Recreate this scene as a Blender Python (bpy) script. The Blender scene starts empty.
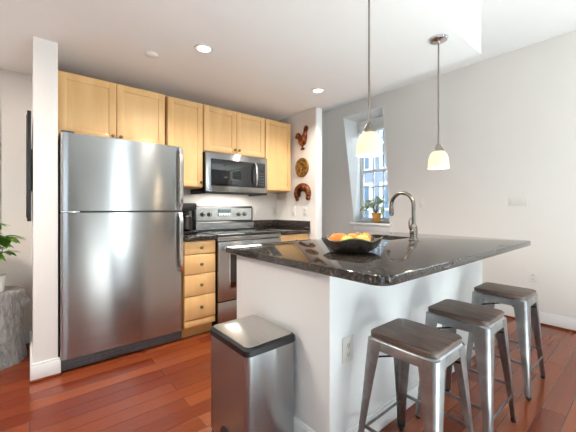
import bpy, bmesh, math, random
from mathutils import Vector, Matrix
random.seed(7)
SC = bpy.context.scene
COL = SC.collection
PI = math.pi

# ------------------------------------------------------------------ camera, world, daylight, exposure
cam = bpy.data.cameras.new('camera'); camo = bpy.data.objects.new('camera', cam); COL.objects.link(camo)
camo.location = (0, 0, 1.161); camo.rotation_euler = (PI/2, 0, -0.696)
cam.sensor_width = 36; cam.lens = 309.678/576*36; cam.shift_y = -7.25/576; cam.clip_start = .02
SC.camera = camo

world = bpy.data.worlds.new('world'); SC.world = world; world.use_nodes = True
wn = world.node_tree.nodes; wn.clear()
wo = wn.new('ShaderNodeOutputWorld'); wb = wn.new('ShaderNodeBackground')
wb.inputs['Color'].default_value = (.72, .84, 1, 1); wb.inputs['Strength'].default_value = 1.6
world.node_tree.links.new(wb.outputs[0], wo.inputs[0])

def area(name, loc, rot, sx, sy, power, col):
    l = bpy.data.lights.new(name, 'AREA'); l.shape = 'RECTANGLE'; l.size = sx; l.size_y = sy
    l.energy = power; l.color = col
    o = bpy.data.objects.new(name, l); COL.objects.link(o); o.location = loc; o.rotation_euler = rot
    return o
DAY = (.80, .91, 1.0)
# daylight arriving through the living-room windows behind the camera
area('daylight', (1.79, -3.74, 1.5), (PI/2+.3, 0, 0), .36, 2.1, 16, DAY)
area('daylight', (-1.4, -3.74, 1.5), (PI/2+.3, 0, 0), 2.0, 2.1, 5, DAY)
area('daylight', (4.55, -1.75, 1.75), (PI/2+.3, 0, PI/2), 2.3, 1.5, 18, DAY)
area('daylight', (5.3, 2.8, 3.35), (.62, 0, PI/2), 1.6, 1.2, 150, DAY)
# sun aimed through the side window so the added carpet bounces light upward
sl = bpy.data.lights.new('sun', 'SUN'); sl.energy = 45; sl.angle = .02; sl.color = (.89, .955, 1.0)
so_ = bpy.data.objects.new('sun', sl); COL.objects.link(so_)
so_.rotation_euler = Vector((-math.cos(.62), .12, -math.sin(.62))).to_track_quat('-Z', 'Y').to_euler()
area('hall_fill_light', (-1.0, 2.2, 2.31), (0, 0, 0), .5, .5, 22, (1, .93, .82))  # unseen lamp added to brighten the hall
vs = SC.view_settings
vs.view_transform = 'Standard'; vs.look = 'None'; vs.exposure = 1.02; vs.gamma = 1; vs.use_curve_mapping = False
SC.cycles.max_bounces = 10; SC.cycles.diffuse_bounces = 6; SC.cycles.glossy_bounces = 5
SC.cycles.transparent_max_bounces = 12
SC.cycles.sample_clamp_indirect = 6

# ------------------------------------------------------------------ materials
def mat(name, col=(.8, .8, .8), rough=.5, metal=0, **kw):
    m = bpy.data.materials.new(name); m.use_nodes = True
    b = m.node_tree.nodes['Principled BSDF']
    b.inputs['Base Color'].default_value = (*col, 1); b.inputs['Roughness'].default_value = rough
    b.inputs['Metallic'].default_value = metal
    for k, v in kw.items():
        b.inputs[k.replace('_', ' ')].default_value = v
    return m, m.node_tree.nodes, m.node_tree.links, b
def coords(n, l, scale, rot=(0, 0, 0), kind='Object'):
    tc = n.new('ShaderNodeTexCoord'); mp = n.new('ShaderNodeMapping')
    mp.inputs['Scale'].default_value = scale; mp.inputs['Rotation'].default_value = rot
    l.new(tc.outputs[kind], mp.inputs['Vector']); return mp.outputs['Vector']
def noise(n, l, vec, scale, detail=4, rough=.5, dist=0):
    t = n.new('ShaderNodeTexNoise'); t.inputs['Scale'].default_value = scale; t.inputs['Detail'].default_value = detail
    t.inputs['Roughness'].default_value = rough; t.inputs['Distortion'].default_value = dist
    l.new(vec, t.inputs['Vector']); return t.outputs['Fac']
def ramp(n, l, fac, stops):
    r = n.new('ShaderNodeValToRGB'); e = r.color_ramp.elements
    while len(e) < len(stops): e.new(.5)
    for k, (p, c) in enumerate(stops): e[k].position = p; e[k].color = (*c, 1)
    l.new(fac, r.inputs['Fac']); return r.outputs['Color']
def bump(n, l, b, h, strength, dist=.002):
    bp = n.new('ShaderNodeBump'); bp.inputs['Strength'].default_value = strength; bp.inputs['Distance'].default_value = dist
    l.new(h, bp.inputs['Height']); l.new(bp.outputs['Normal'], b.inputs['Normal'])

def paint(name, c, rough=.6):
    m, n, l, b = mat(name, c, rough)
    v = coords(n, l, (1, 1, 1)); f = noise(n, l, v, 160, 3)
    bump(n, l, b, f, .05, .001)
    f2 = noise(n, l, v, 1.3, 2)
    l.new(ramp(n, l, f2, [(.3, tuple(x*.985 for x in c)), (.7, tuple(min(1, x*1.012) for x in c))]), b.inputs['Base Color'])
    return m
WALL = paint('warm_white_wall_paint', (.785, .745, .705))
WHITE = paint('island_white_paint', (.82, .815, .805))
CEIL = paint('ceiling_paint', (.93, .925, .915), .8)
TRIM = paint('white_trim_paint', (.86, .86, .85), .35)

def wood(name, c0, c1, scale, rough=.4, coat=0, dist=1.2):
    m, n, l, b = mat(name, c0, rough)
    v = coords(n, l, scale); f = noise(n, l, v, 1, 5, .6, dist)
    l.new(ramp(n, l, f, [(.25, c0), (.5, tuple((x+y)/2 for x, y in zip(c0, c1))), (.75, c1)]), b.inputs['Base Color'])
    bump(n, l, b, f, .06, .001)
    b.inputs['Coat Weight'].default_value = coat; b.inputs['Coat Roughness'].default_value = .2
    return m
MAPLE = wood('maple_veneer', (.83, .49, .195), (.91, .60, .27), (9, 9, 1.1), .38, .25)
MAPLED = wood('maple_edge', (.55, .29, .09), (.66, .36, .13), (9, 9, 1.1), .45)
WALNUT = wood('dark_stained_elm', (.035, .021, .016), (.175, .115, .09), (95, 7, 30), .45, 0, .5)

def steel(name, c, rough, scale, aniso=.0, bstr=.08):
    m, n, l, b = mat(name, c, rough, 1)
    v = coords(n, l, scale); f = noise(n, l, v, 1, 3)
    l.new(ramp(n, l, f, [(.3, tuple(x*.93 for x in c)), (.7, tuple(min(1, x*1.05) for x in c))]), b.inputs['Base Color'])
    bump(n, l, b, f, bstr, .0006)
    if aniso:
        b.inputs['Anisotropic'].default_value = aniso
        t = n.new('ShaderNodeTangent'); t.direction_type = 'RADIAL'; t.axis = 'Z'
        l.new(t.outputs[0], b.inputs['Tangent']); b.inputs['Anisotropic Rotation'].default_value = .25
    return m
STEEL = steel('brushed_steel_panel', (.415, .405, .395), .2, (2.5, 2.5, 900), .95, .03)
STEELV = steel('brushed_steel_can', (.40, .42, .43), .22, (2.5, 2.5, 700), .9, .03)
STEELB = steel('bright_steel', (.66, .66, .66), .2, (30, 30, 30), 0, .02)
NICKEL = steel('brushed_nickel', (.26, .23, .20), .24, (40, 40, 40), 0, .02)
BRASSY = steel('satin_bronze_knob', (.27, .19, .11), .3, (40, 40, 40), 0, .02)
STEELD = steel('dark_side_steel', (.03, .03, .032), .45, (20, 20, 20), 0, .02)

def stoolmetal():
    m, n, l, b = mat('gunmetal_sheet', (.3, .3, .3), .34, .95)
    v = coords(n, l, (1, 1, 1)); f = noise(n, l, v, 9, 5, .65, .6)
    l.new(ramp(n, l, f, [(.25, (.22, .22, .225)), (.55, (.33, .33, .335)), (.8, (.45, .45, .455))]), b.inputs['Base Color'])
    l.new(ramp(n, l, f, [(.3, (.38,)*3), (.8, (.26,)*3)]), b.inputs['Roughness'])
    return m
GUN = stoolmetal()
def copper():
    m, n, l, b = mat('aged_copper', (.6, .25, .1), .22, .95)
    v = coords(n, l, (1, 1, 1)); f = noise(n, l, v, 28, 4, .6)
    l.new(ramp(n, l, f, [(.35, (.09, .026, .014)), (.55, (.32, .105, .045)), (.75, (.62, .30, .13))]), b.inputs['Base Color'])
    return m
COPPER = copper()
def brass():
    m, n, l, b = mat('aged_brass', (.5, .35, .12), .38, .9)
    v = coords(n, l, (1, 1, 1)); f = noise(n, l, v, 34, 4, .6)
    l.new(ramp(n, l, f, [(.35, (.10, .05, .015)), (.7, (.48, .31, .10))]), b.inputs['Base Color'])
    return m
BRASS = brass()

def granite():
    m, n, l, b = mat('black_granite', (.02, .02, .02), .06)
    v = coords(n, l, (1, 1, 1))
    f = noise(n, l, v, 95, 6, .75)
    c = ramp(n, l, f, [(.40, (.006, .006, .007)), (.5, (.022, .017, .014)), (.59, (.10, .072, .052)), (.67, (.30, .30, .32))])
    vo = n.new('ShaderNodeTexVoronoi'); vo.inputs['Scale'].default_value = 150; l.new(v, vo.inputs['Vector'])
    mx = n.new('ShaderNodeMix'); mx.data_type = 'RGBA'
    l.new(ramp(n, l, vo.outputs['Distance'], [(.10, (.35,)*3), (.22, (0,)*3)]), mx.inputs['Factor'])
    l.new(c, mx.inputs[6]); mx.inputs[7].default_value = (.07, .07, .085, 1)
    l.new(mx.outputs[2], b.inputs['Base Color'])
    b.inputs['Specular IOR Level'].default_value = .55
    return m
GRANITE = granite()

def floor_mat():
    m, n, l, b = mat('cherry_plank_floor', (.3, .06, .03), .2)
    v = coords(n, l, (1, 1, 1))
    br = n.new('ShaderNodeTexBrick'); l.new(v, br.inputs['Vector'])
    br.inputs['Scale'].default_value = 1; br.inputs['Brick Width'].default_value = 1.15; br.inputs['Row Height'].default_value = .11
    br.inputs['Mortar Size'].default_value = .0012; br.inputs['Bias'].default_value = 0; br.offset = .37; br.offset_frequency = 2
    br.inputs['Color1'].default_value = (0, 0, 0, 1); br.inputs['Color2'].default_value = (1, 1, 1, 1); br.inputs['Mortar'].default_value = (.5, .5, .5, 1)
    plank = ramp(n, l, br.outputs['Color'], [(0, (.15, .022, .007)), (.35, (.185, .032, .0095)), (.65, (.22, .044, .0125)), (1, (.27, .066, .020))])
    v2 = coords(n, l, (1.6, 60, 1)); f = noise(n, l, v2, 1, 4, .55, .5)
    mx = n.new('ShaderNodeMix'); mx.data_type = 'RGBA'; mx.blend_type = 'MULTIPLY'; mx.inputs['Factor'].default_value = .8
    l.new(plank, mx.inputs[6]); l.new(ramp(n, l, f, [(.3, (.88, .86, .84)), (.7, (1.08, 1.08, 1.08))]), mx.inputs[7])
    m2 = n.new('ShaderNodeMix'); m2.data_type = 'RGBA'
    l.new(br.outputs['Fac'], m2.inputs['Factor']); l.new(mx.outputs[2], m2.inputs[6]); m2.inputs[7].default_value = (.05, .012, .008, 1)
    l.new(m2.outputs[2], b.inputs['Base Color'])
    l.new(ramp(n, l, f, [(.2, (.15,)*3), (.8, (.21,)*3)]), b.inputs['Roughness'])
    inv = n.new('ShaderNodeMath'); inv.operation = 'SUBTRACT'; inv.inputs[0].default_value = 1; l.new(br.outputs['Fac'], inv.inputs[1])
    bump(n, l, b, inv.outputs[0], .25, .001)
    b.inputs['Specular IOR Level'].default_value = .35; b.inputs['Coat Weight'].default_value = .15; b.inputs['Coat Roughness'].default_value = .09
    return m
FLOOR = floor_mat()

def simple(name, c, r=.5, me=0, **kw): return mat(name, c, r, me, **kw)[0]
BLACK = simple('black_plastic', (.012, .012, .013), .35)
BLACKG = simple('black_glass', (.008, .008, .009), .04, 0, Specular_IOR_Level=.9)
DISPLAY = mat('display_glass', (.04, .06, .07), .15)[0]
GREYP = simple('grey_plastic', (.10, .10, .105), .4)
PLATE = simple('ivory_switch_plastic', (.74, .71, .66), .35)
SLOT = simple('socket_slot', (.05, .045, .04), .6)
CHROME = simple('polished_chrome', (.75, .75, .75), .08, 1)
def noisy(name, c0, c1, scale, rough, b_=.1, dist=.003, **kw):
    m, n, l, b = mat(name, c0, rough, **kw)
    v = coords(n, l, (1, 1, 1)); f = noise(n, l, v, scale, 5, .6)
    l.new(ramp(n, l, f, [(.3, c0), (.7, c1)]), b.inputs['Base Color']); bump(n, l, b, f, b_, dist)
    return m
BOWLM = noisy('dark_hammered_metal', (.09, .08, .07), (.30, .27, .235), 34, .26, .25, .003, metal=.85)
ORANGE = noisy('orange_peel', (.90, .26, .015), (.95, .36, .03), 60, .4, .3, .001)
REDAPPLE = noisy('red_orange_skin', (.78, .16, .015), (.88, .28, .02), 12, .35, .05)
YELLOW = noisy('yellow_apple_skin', (.80, .58, .10), (.88, .70, .20), 12, .35, .05)
GREENA = noisy('green_apple_skin', (.55, .60, .12), (.72, .70, .22), 12, .35, .05)
BROWNF = noisy('brown_pear_skin', (.30, .13, .05), (.42, .20, .08), 20, .45, .05)
LEAF = noisy('dark_green_leaf', (.045, .17, .008), (.16, .38, .025), 14, .4, .05)
LEAFP = noisy('pale_green_leaf', (.30, .40, .17), (.56, .62, .38), 14, .45, .05)
STEM = noisy('brown_stem', (.10, .07, .035), (.18, .13, .06), 30, .7)
SOIL = noisy('dark_soil', (.015, .011, .008), (.05, .035, .025), 90, .95, .6)
POTW = simple('white_ceramic', (.82, .81, .79), .3)
TERRA = noisy('orange_glazed_clay', (.55, .22, .03), (.68, .32, .06), 25, .35)
def stumpmat():
    m, n, l, b = mat('grey_weathered_wood', (.3, .3, .3), .75)
    v = coords(n, l, (30, 30, 9)); f = noise(n, l, v, 1, 7, .75, 1.5)
    l.new(ramp(n, l, f, [(.3, (.13, .125, .12)), (.5, (.30, .295, .29)), (.7, (.48, .47, .46))]), b.inputs['Base Color'])
    bump(n, l, b, f, .7, .012); return m
STUMP = stumpmat()
def glassmat():
    m = bpy.data.materials.new('window_glass'); m.use_nodes = True; n = m.node_tree.nodes; l = m.node_tree.links; n.clear()
    o = n.new('ShaderNodeOutputMaterial'); t = n.new('ShaderNodeBsdfTransparent'); g = n.new('ShaderNodeBsdfGlossy')
    g.inputs['Roughness'].default_value = .03; t.inputs['Color'].default_value = (.94, .97, .97, 1)
    mx = n.new('ShaderNodeMixShader'); fr = n.new('ShaderNodeFresnel'); fr.inputs['IOR'].default_value = 1.3
    l.new(fr.outputs[0], mx.inputs[0]); l.new(t.outputs[0], mx.inputs[1]); l.new(g.outputs[0], mx.inputs[2]); l.new(mx.outputs[0], o.inputs[0])
    return m
GLASS = glassmat()
def emis(name, c, s, base=(.9, .88, .84), vary=0):
    m, n, l, b = mat(name, base, .35)
    b.inputs['Emission Color'].default_value = (*c, 1); b.inputs['Emission Strength'].default_value = s
    if vary:
        v = coords(n, l, (1, 1, 1)); f = noise(n, l, v, 16, 4, .6, 1.5)
        l.new(ramp(n, l, f, [(.3, tuple(x*y for x, y in zip(c, (.95, .84, .68)))), (.7, c)]), b.inputs['Emission Color'])
    return m
SHADE = emis('alabaster_glass_lit', (1, .80, .50), .55, (.34, .30, .23), 1)
BULB = emis('lit_bulb', (1, .9, .72), 6)
CANLIT = emis('lit_downlight_lens', (1, .90, .70), 3)
CELL = simple('cellular_shade_fabric', (.80, .80, .78), .8)
SIDING = noisy('slate_blue_siding', (.20, .225, .26), (.27, .30, .34), 3, .8)
EXTW = simple('exterior_white_trim', (.75, .77, .80), .6)
EXTG = simple('exterior_window_glass', (.10, .16, .22), .08)
GROUND = noisy('pale_paving', (.30, .30, .29), (.40, .39, .38), 4, .9)
BIN = (.33, .32, .31)
LIDTOP = steel('lid_steel', (.52, .50, .47), .28, (300, 3, 3), 0, .05)

# ------------------------------------------------------------------ mesh helpers
class MB:
    def __init__(s): s.bm = bmesh.new()
    def _join(s, t):
        me = bpy.data.meshes.new('tmp'); t.to_mesh(me); t.free(); s.bm.from_mesh(me); bpy.data.meshes.remove(me); return s
    def box(s, x0, x1, y0, y1, z0, z1, b=0, seg=2):
        t = bmesh.new(); bmesh.ops.create_cube(t, size=1)
        for v in t.verts:
            v.co = Vector(((x0+x1)/2 + v.co.x*(x1-x0), (y0+y1)/2 + v.co.y*(y1-y0), (z0+z1)/2 + v.co.z*(z1-z0)))
        if b: bmesh.ops.bevel(t, geom=t.edges[:], offset=b, segments=seg, profile=.5, affect='EDGES')
        return s._join(t)
    def hexa(s, a, b):
        """two matching rings of points a and b, lofted with caps"""
        return s.loft([a, b])
    def loft(s, rings, closed=True, caps=True):
        t = bmesh.new(); R = [[t.verts.new(Vector(p)) for p in r] for r in rings]; n = len(R[0])
        for i in range(len(R)-1):
            for j in range(n if closed else n-1):
                k = (j+1) % n
                t.faces.new((R[i][j], R[i][k], R[i+1][k], R[i+1][j]))
        if caps and closed:
            t.faces.new(R[0][::-1]); t.faces.new(R[-1])
        bmesh.ops.recalc_face_normals(t, faces=t.faces[:])
        return s._join(t)
    def cyl(s, p0, p1, r0, r1=None, n=20): return s.tube([p0, p1], [r0, r0 if r1 is None else r1], n)
    def tube(s, pts, r, n=10, flat=None):
        pts = [Vector(p) for p in pts]; m = len(pts)
        rr = r if isinstance(r, (list, tuple)) else [r]*m
        rings = []; up = None
        for i, p in enumerate(pts):
            d = (pts[min(i+1, m-1)] - pts[max(i-1, 0)]).normalized()
            if up is None:
                up = Vector((0, 0, 1)) if abs(d.z) < .9 else Vector((1, 0, 0))
            a = (up - d*up.dot(d)).normalized(); b = d.cross(a); up = a
            ring = [p + (a*math.cos(2*PI*k/n) + b*math.sin(2*PI*k/n))*rr[i] for k in range(n)]
            rings.append(ring)
        return s.loft(rings)
    def lathe(s, prof, c=(0, 0, 0), n=32, axis='z', caps=True):
        c = Vector(c); rings = []
        for r, z in prof:
            r = max(r, 1e-4); ring = []
            for k in range(n):
                a = 2*PI*k/n
                q = (r*math.cos(a), r*math.sin(a), z)
                if axis == 'x': q = (z, q[0], q[1])
                if axis == 'y': q = (q[1], z, q[0])
                ring.append(c + Vector(q))
            rings.append(ring)
        return s.loft(rings, caps=caps)
    def ball(s, c, r, u=16, v=10, rot=None):
        t = bmesh.new(); bmesh.ops.create_uvsphere(t, u_segments=u, v_segments=v, radius=1)
        r = (r, r, r) if not isinstance(r, (tuple, list)) else r
        M = Matrix.Diagonal((*r, 1))
        if rot: M = rot @ M
        bmesh.ops.transform(t, matrix=Matrix.Translation(Vector(c)) @ M, verts=t.verts[:])
        return s._join(t)
    def prism(s, poly, axis, a, b):
        def p(u, v, w):
            return {'x': (w, u, v), 'y': (u, w, v), 'z': (u, v, w)}[axis]
        return s.loft([[p(u, v, a) for u, v in poly], [p(u, v, b) for u, v in poly]])
    def leaf(s, base, tip, w, droop=.2, n=6, up=Vector((0, 0, 1))):
        base = Vector(base); tip = Vector(tip); d = tip-base; L = d.length
        side = d.cross(up); side = side.normalized() if side.length > 1e-5 else Vector((1, 0, 0))
        nrm = side.cross(d).normalized()
        t = bmesh.new(); rows = []
        for i in range(n+1):
            f = i/n; c = base + d*f + up*(-droop*L*(f*f-f*.3))
            ww = w*max(.03, math.sin(PI*min(1, f**.8*.98+.01)))
            rows.append([t.verts.new(c - side*ww + nrm*ww*.25), t.verts.new(c), t.verts.new(c + side*ww + nrm*ww*.25)])
        for i in range(n):
            for j in range(2):
                t.faces.new((rows[i][j], rows[i][j+1], rows[i+1][j+1], rows[i+1][j]))
        return s._join(t)

def wloc(o):
    v = Vector((0, 0, 0))
    while o: v += o.location; o = o.parent
    return v
def part(name, mb, m, parent=None, smooth=True, sharp=.6):
    """links one mesh built in world coordinates; parented meshes are stored relative to their thing"""
    bm = mb.bm
    if parent is not None:
        off = wloc(parent); bmesh.ops.translate(bm, vec=-off, verts=bm.verts[:])
    for f in bm.faces: f.smooth = smooth
    if smooth:
        for e in bm.edges:
            if len(e.link_faces) == 2: e.smooth = e.calc_face_angle(0) < sharp
    me = bpy.data.meshes.new(name); bm.to_mesh(me); bm.free(); me.materials.append(m)
    o = bpy.data.objects.new(name, me); COL.objects.link(o)
    if parent is not None: o.parent = parent
    return o
def centre(o, base=True):
    """put a top-level mesh's origin at its base"""
    vs_ = [v.co for v in o.data.vertices]
    lo = Vector([min(v[i] for v in vs_) for i in range(3)]); hi = Vector([max(v[i] for v in vs_) for i in range(3)])
    c = (lo+hi)/2; c.z = lo.z if base else c.z
    for v in o.data.vertices: v.co -= c
    o.location = c
def tag(o, label, cat, group=None):
    o['label'] = label; o['category'] = cat
    if group: o['group'] = group
    return o
def thing(name, label, cat, loc, group=None):
    o = bpy.data.objects.new(name, None); o.empty_display_size = .05; COL.objects.link(o); o.location = loc
    return tag(o, label, cat, group)
def struct(name, mb, m, parent=None, **kw):
    o = part(name, mb, m, parent, **kw)
    if parent is None: o['kind'] = 'structure'
    return o
def dup(root, loc, label):
    r = root.copy(); COL.objects.link(r); r.location = loc; r['label'] = label
    for ch in list(root.children):
        c = ch.copy(); COL.objects.link(c); c.parent = r
        for g in list(ch.children):
            d = g.copy(); COL.objects.link(d); d.parent = c
    return r

# ------------------------------------------------------------------ room shell
XR, H1, H2 = 3.953, 2.342, 2.844
YB, XS = 3.29, 2.557            # kitchen back wall, alcove side wall
struct('floor', MB().box(-3.1, 4.8, -3.75, 4.6, -.08, 0), FLOOR, smooth=False)
BOUNCE_CARPET = noisy('bounce_carpet', (.72, .71, .69), (.80, .79, .77), 120, .95, .4, .004)
struct('floor', MB().box(-3.0, XR-.032, -3.6, .1, 0, .012), BOUNCE_CARPET, smooth=False)  # unseen pale carpet, added to bounce sunlight up to the ceiling
struct('ceiling', MB().box(.154, 2.64, .867, 3.6, H1, H2), CEIL, smooth=False)
struct('ceiling', MB().box(-3.1, .154, .867, 3.6, H1-.018, H2), CEIL, smooth=False)
struct('ceiling', MB().box(-3.1, 4.6, -3.75, 4.6, H2, H2+.1), CEIL, smooth=False)
struct('wall_back', MB().box(.154, 2.557, YB, YB+.1, 0, H1), WALL, smooth=False)
struct('wall_partition', MB().box(.02, .154, 2.70, 3.6, 0, H1-.018), WALL, smooth=False)
struct('wall_hall', MB().box(-3.1, .02, 3.5, 3.6, 0, H1-.018), WALL, smooth=False)
struct('wall_alcove', MB().box(XS, 2.655, 2.56, 4.5, 0, H1).box(XS, 2.655, 3.6, 4.5, H1, H2), WALL, smooth=False)
struct('wall_far', MB().box(2.655, 4.3, 4.4, 4.5, 0, H2), WALL, smooth=False)
struct('wall_left', MB().box(-3.1, -3.0, -3.7, 3.5, 0, H2), WALL, smooth=False)

def quad(p): return [Vector(q) for q in p]
# right wall: dormer opening whose reveals slant, plus a large living-room window behind the camera
x0, x1 = XR, 4.25
F = dict(TL=(3.32, 2.66), BL=(3.10, .95), TR=(2.57, 2.66), BR=(2.45, .95))
B = dict(TL=(3.21, 2.60), BL=(3.21, .95), TR=(2.36, 2.60), BR=(2.36, .95))
w = MB()
def slab(front, back):
    w.loft([[(x0, y, z) for y, z in front], [(x1, y, z) for y, z in back]])
slab([(4.45, 0), (F['BL'][0], 0), F['BL'], F['TL'], (F['TL'][0], H2), (4.45, H2)],
     [(4.45, 0), (B['BL'][0], 0), B['BL'], B['TL'], (B['TL'][0], H2), (4.45, H2)])
slab([(F['BL'][0], 0), (F['BR'][0], 0), F['BR'], F['BL']], [(B['BL'][0], 0), (B['BR'][0], 0), B['BR'], B['BL']])
slab([F['TL'], F['TR'], (F['TR'][0], H2), (F['TL'][0], H2)], [B['TL'], B['TR'], (B['TR'][0], H2), (B['TL'][0], H2)])
slab([(F['BR'][0], 0), (-.6, 0), (-.6, H2), (F['TR'][0], H2), F['TR'], F['BR']],
     [(B['BR'][0], 0), (-.6, 0), (-.6, H2), (B['TR'][0], H2), B['TR'], B['BR']])
w.box(x0, x1, -2.9, -.6, 0, 1.1).box(x0, x1, -2.9, -.6, 2.6, H2).box(x0, x1, -3.7, -2.9, 0, H2)
struct('wall_right', w, WALL, smooth=False)
# white painted reveal boards lining the dormer opening
rv = MB()
e = .012
def board(f0, f1, b0, b1, dy, dz):
    rv.loft([[(x0-.004, f0[0], f0[1]), (x0-.004, f1[0], f1[1]), (x1, b1[0], b1[1]), (x1, b0[0], b0[1])],
             [(x0-.004, f0[0]+dy, f0[1]+dz), (x0-.004, f1[0]+dy, f1[1]+dz), (x1, b1[0]+dy, b1[1]+dz), (x1, b0[0]+dy, b0[1]+dz)]])
board(F['BL'], F['TL'], B['BL'], B['TL'], -e, 0)
board(F['BR'], F['TR'], B['BR'], B['TR'], e, 0)
board(F['TL'], F['TR'], B['TL'], B['TR'], 0, -e)
struct('trim_1', rv, TRIM, smooth=False)
wb_ = MB()
wb_.box(-3.1, -2.4, -3.7, -3.6, 0, H2).box(-.4, 1.6, -3.7, -3.6, 0, H2).box(1.98, 4.25, -3.7, -3.6, 0, H2)
for a, b in ((-2.4, -.4), (1.6, 1.98)): wb_.box(a, b, -3.7, -3.6, 0, .5).box(a, b, -3.7, -3.6, 2.6, H2)
struct('wall_front', wb_, paint('reflection_dark_paint', (.26, .245, .23)), smooth=False)  # unseen wall, coloured dark so the refrigerator's reflection of it is darker

def base(name, segs, h=.11):
    m = MB()
    for (xa, xb, ya, yb, nx, ny) in segs:
        m.box(xa, xb, ya, yb, 0, h, .003)
        m.box(xa, xb, ya, yb, h, h+.012, .004)
    return struct(name, m, TRIM)
m = MB().box(XR-.016, XR, -3.6, 3.05, 0, .105, .002).box(XR-.011, XR, -3.6, 3.05, .105, .125, .003)
struct('baseboard_right', m, TRIM)
m = MB().box(-3, .02, 3.484, 3.5, 0, .105, .002).box(-3, .02, 3.489, 3.5, .105, .125, .003)
struct('baseboard_hall', m, TRIM)
m = MB().box(.004, .17, 2.684, 2.70, 0, .105, .003).box(.009, .165, 2.689, 2.70, .105, .12, .003).box(.004, .02, 2.70, 3.484, 0, .105, .003)
struct('baseboard_partition', m, TRIM)
m = MB().box(.0, .174, 2.668, 2.684, 0, .016, .005)
struct('trim_2', m, FLOOR)
m = MB().box(XR-.030, XR-.016, -3.6, 3.05, 0, .018, .006)
struct('trim_3', m, FLOOR)
struct('trim_4', MB().box(-.30, -.185, 3.484, 3.5, .125, 2.324, .004), TRIM)
# white corner boards on the alcove wall end
struct('trim_5', MB().box(2.5585, 2.6535, 2.548, 2.56, 0, H1, .002), TRIM)

# windows
def window_unit(name, axis, pos, a0, a1, z0, z1, cols, rows, t=.05):
    """axis 'x': plane x=pos, a = y; axis 'y': plane y=pos, a = x"""
    def bx(m, a, b, c, d, dp0, dp1, bev=.003):
        if axis == 'x': m.box(pos+dp0, pos+dp1, a, b, c, d, bev)
        else: m.box(a, b, pos+dp0, pos+dp1, c, d, bev)
    f = MB(); fw = .05
    bx(f, a0, a0+fw, z0, z1, 0, t); bx(f, a1-fw, a1, z0, z1, 0, t); bx(f, a0, a1, z1-fw, z1, 0, t); bx(f, a0, a1, z0, z0+fw, 0, t)
    root = struct(name, f, TRIM)
    zm = (z0+z1)/2
    for k, (c, d, off) in enumerate(((z0+fw, zm+.02, .012), (zm-.02, z1-fw, .026))):
        s = MB(); r = .035
        bx(s, a0+fw, a0+fw+r, c, d, off, off+.022); bx(s, a1-fw-r, a1-fw, c, d, off, off+.022)
        bx(s, a0+fw+r, a1-fw-r, d-r, d, off, off+.022); bx(s, a0+fw+r, a1-fw-r, c, c+r, off, off+.022)
        A, Bb = a0+fw+r, a1-fw-r
        for i in range(1, cols):
            q = A+(Bb-A)*i/cols; bx(s, q-.010, q+.010, c+r, d-r, off+.002, off+.02)
        for i in range(1, rows):
            q = c+r+(d-c-2*r)*i/rows; bx(s, A, Bb, q-.010, q+.010, off+.002, off+.02)
        so = part('sash', s, TRIM, root)
        g = MB(); bx(g, A, Bb, c+r, d-r, off+.009, off+.013, 0); part('pane', g, GLASS, so, smooth=False)
    return root
w1 = window_unit('window_1', 'x', 4.25, 2.30, 3.23, .93, 2.62, 4, 3)
part('window_sill', MB().box(3.90, 4.25, 2.43, 3.14, .915, .95, .006), TRIM, w1)
part('sill_apron', MB().box(3.934, 3.953, 2.46, 3.09, .83, .915, .004), TRIM, w1)
window_unit('window_2', 'x', 4.19, -2.9, -.6, 1.1, 2.6, 4, 2)
window_unit('window_3', 'y', -3.67, 1.6, 1.98, .5, 2.6, 1, 2)
window_unit('window_4', 'y', -3.67, -2.4, -.4, .5, 2.6, 4, 2)
t = thing('window_shade', 'white cellular shade drawn up at the top of the dormer window', 'window shade', (4.17, 2.78, 2.42))
part('headrail', MB().box(4.15, 4.235, 2.375, 3.19, 2.505, 2.585, .006), TRIM, t)
m = MB()
for k in range(4): m.box(4.158, 4.228, 2.38, 3.185, 2.425+k*.02, 2.4445+k*.02, .006)
part('pleats', m, CELL, t)
part('bottom_rail', MB().box(4.152, 4.232, 2.378, 3.187, 2.39, 2.4235, .005), TRIM, t)

# ------------------------------------------------------------------ refrigerator
FX0, FX1, FY, FH = .166, 1.034, 2.677, 1.70
t = thing('refrigerator', 'tall stainless steel top-freezer refrigerator beside the white partition wall', 'refrigerator', ((FX0+FX1)/2, 3.0, 0))
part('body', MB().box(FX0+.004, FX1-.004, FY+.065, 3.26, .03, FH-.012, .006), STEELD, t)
def fdoor(z0, z1):
    m = MB(); n = 28; ring0 = []; pts = []
    # front bows out slightly, with rounded vertical edges
    x0_, x1_ = FX0, FX1
    prof = [(x0_, FY+.06), (x0_, FY+.02), (x0_+.003, FY+.010), (x0_+.010, FY+.003)]
    for k in range(13):
        f = k/12; x = x0_+.02+(x1_-x0_-.04)*f
        prof.append((x, FY - .003*math.sin(PI*f)+.0005))
    prof += [(x1_-.010, FY+.003), (x1_-.003, FY+.010), (x1_, FY+.02), (x1_, FY+.06)]
    m.prism(prof, 'z', z0, z1)
    return m
fz = part('freezer_door', fdoor(1.146, FH), STEEL, t, sharp=.9)
fd = part('fridge_door', fdoor(.095, 1.132), STEEL, t, sharp=.9)
def fhandle(z0, z1):
    m = MB(); xa, xb = FX1-.042, FX1-.012
    rings = []
    for k in range(11):
        f = k/10; z = z0+(z1-z0)*f; out = .034*min(1, math.sin(PI*f)*2.2+.25)
        rings.append([(xa, FY-out-.012, z), (xa+.006, FY-out-.018, z), (xb-.006, FY-out-.018, z), (xb, FY-out-.012, z), (xb, FY-out+.004, z), (xa, FY-out+.004, z)])
    m.loft(rings)
    m.box(xa, xb, FY-.012, FY+.004, z0, z0+.03, .003).box(xa, xb, FY-.012, FY+.004, z1-.03, z1, .003)
    return m
part('handle', fhandle(1.152, 1.69), STEELB, fz); part('handle', fhandle(.62, 1.126), STEELB, fd)
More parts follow.
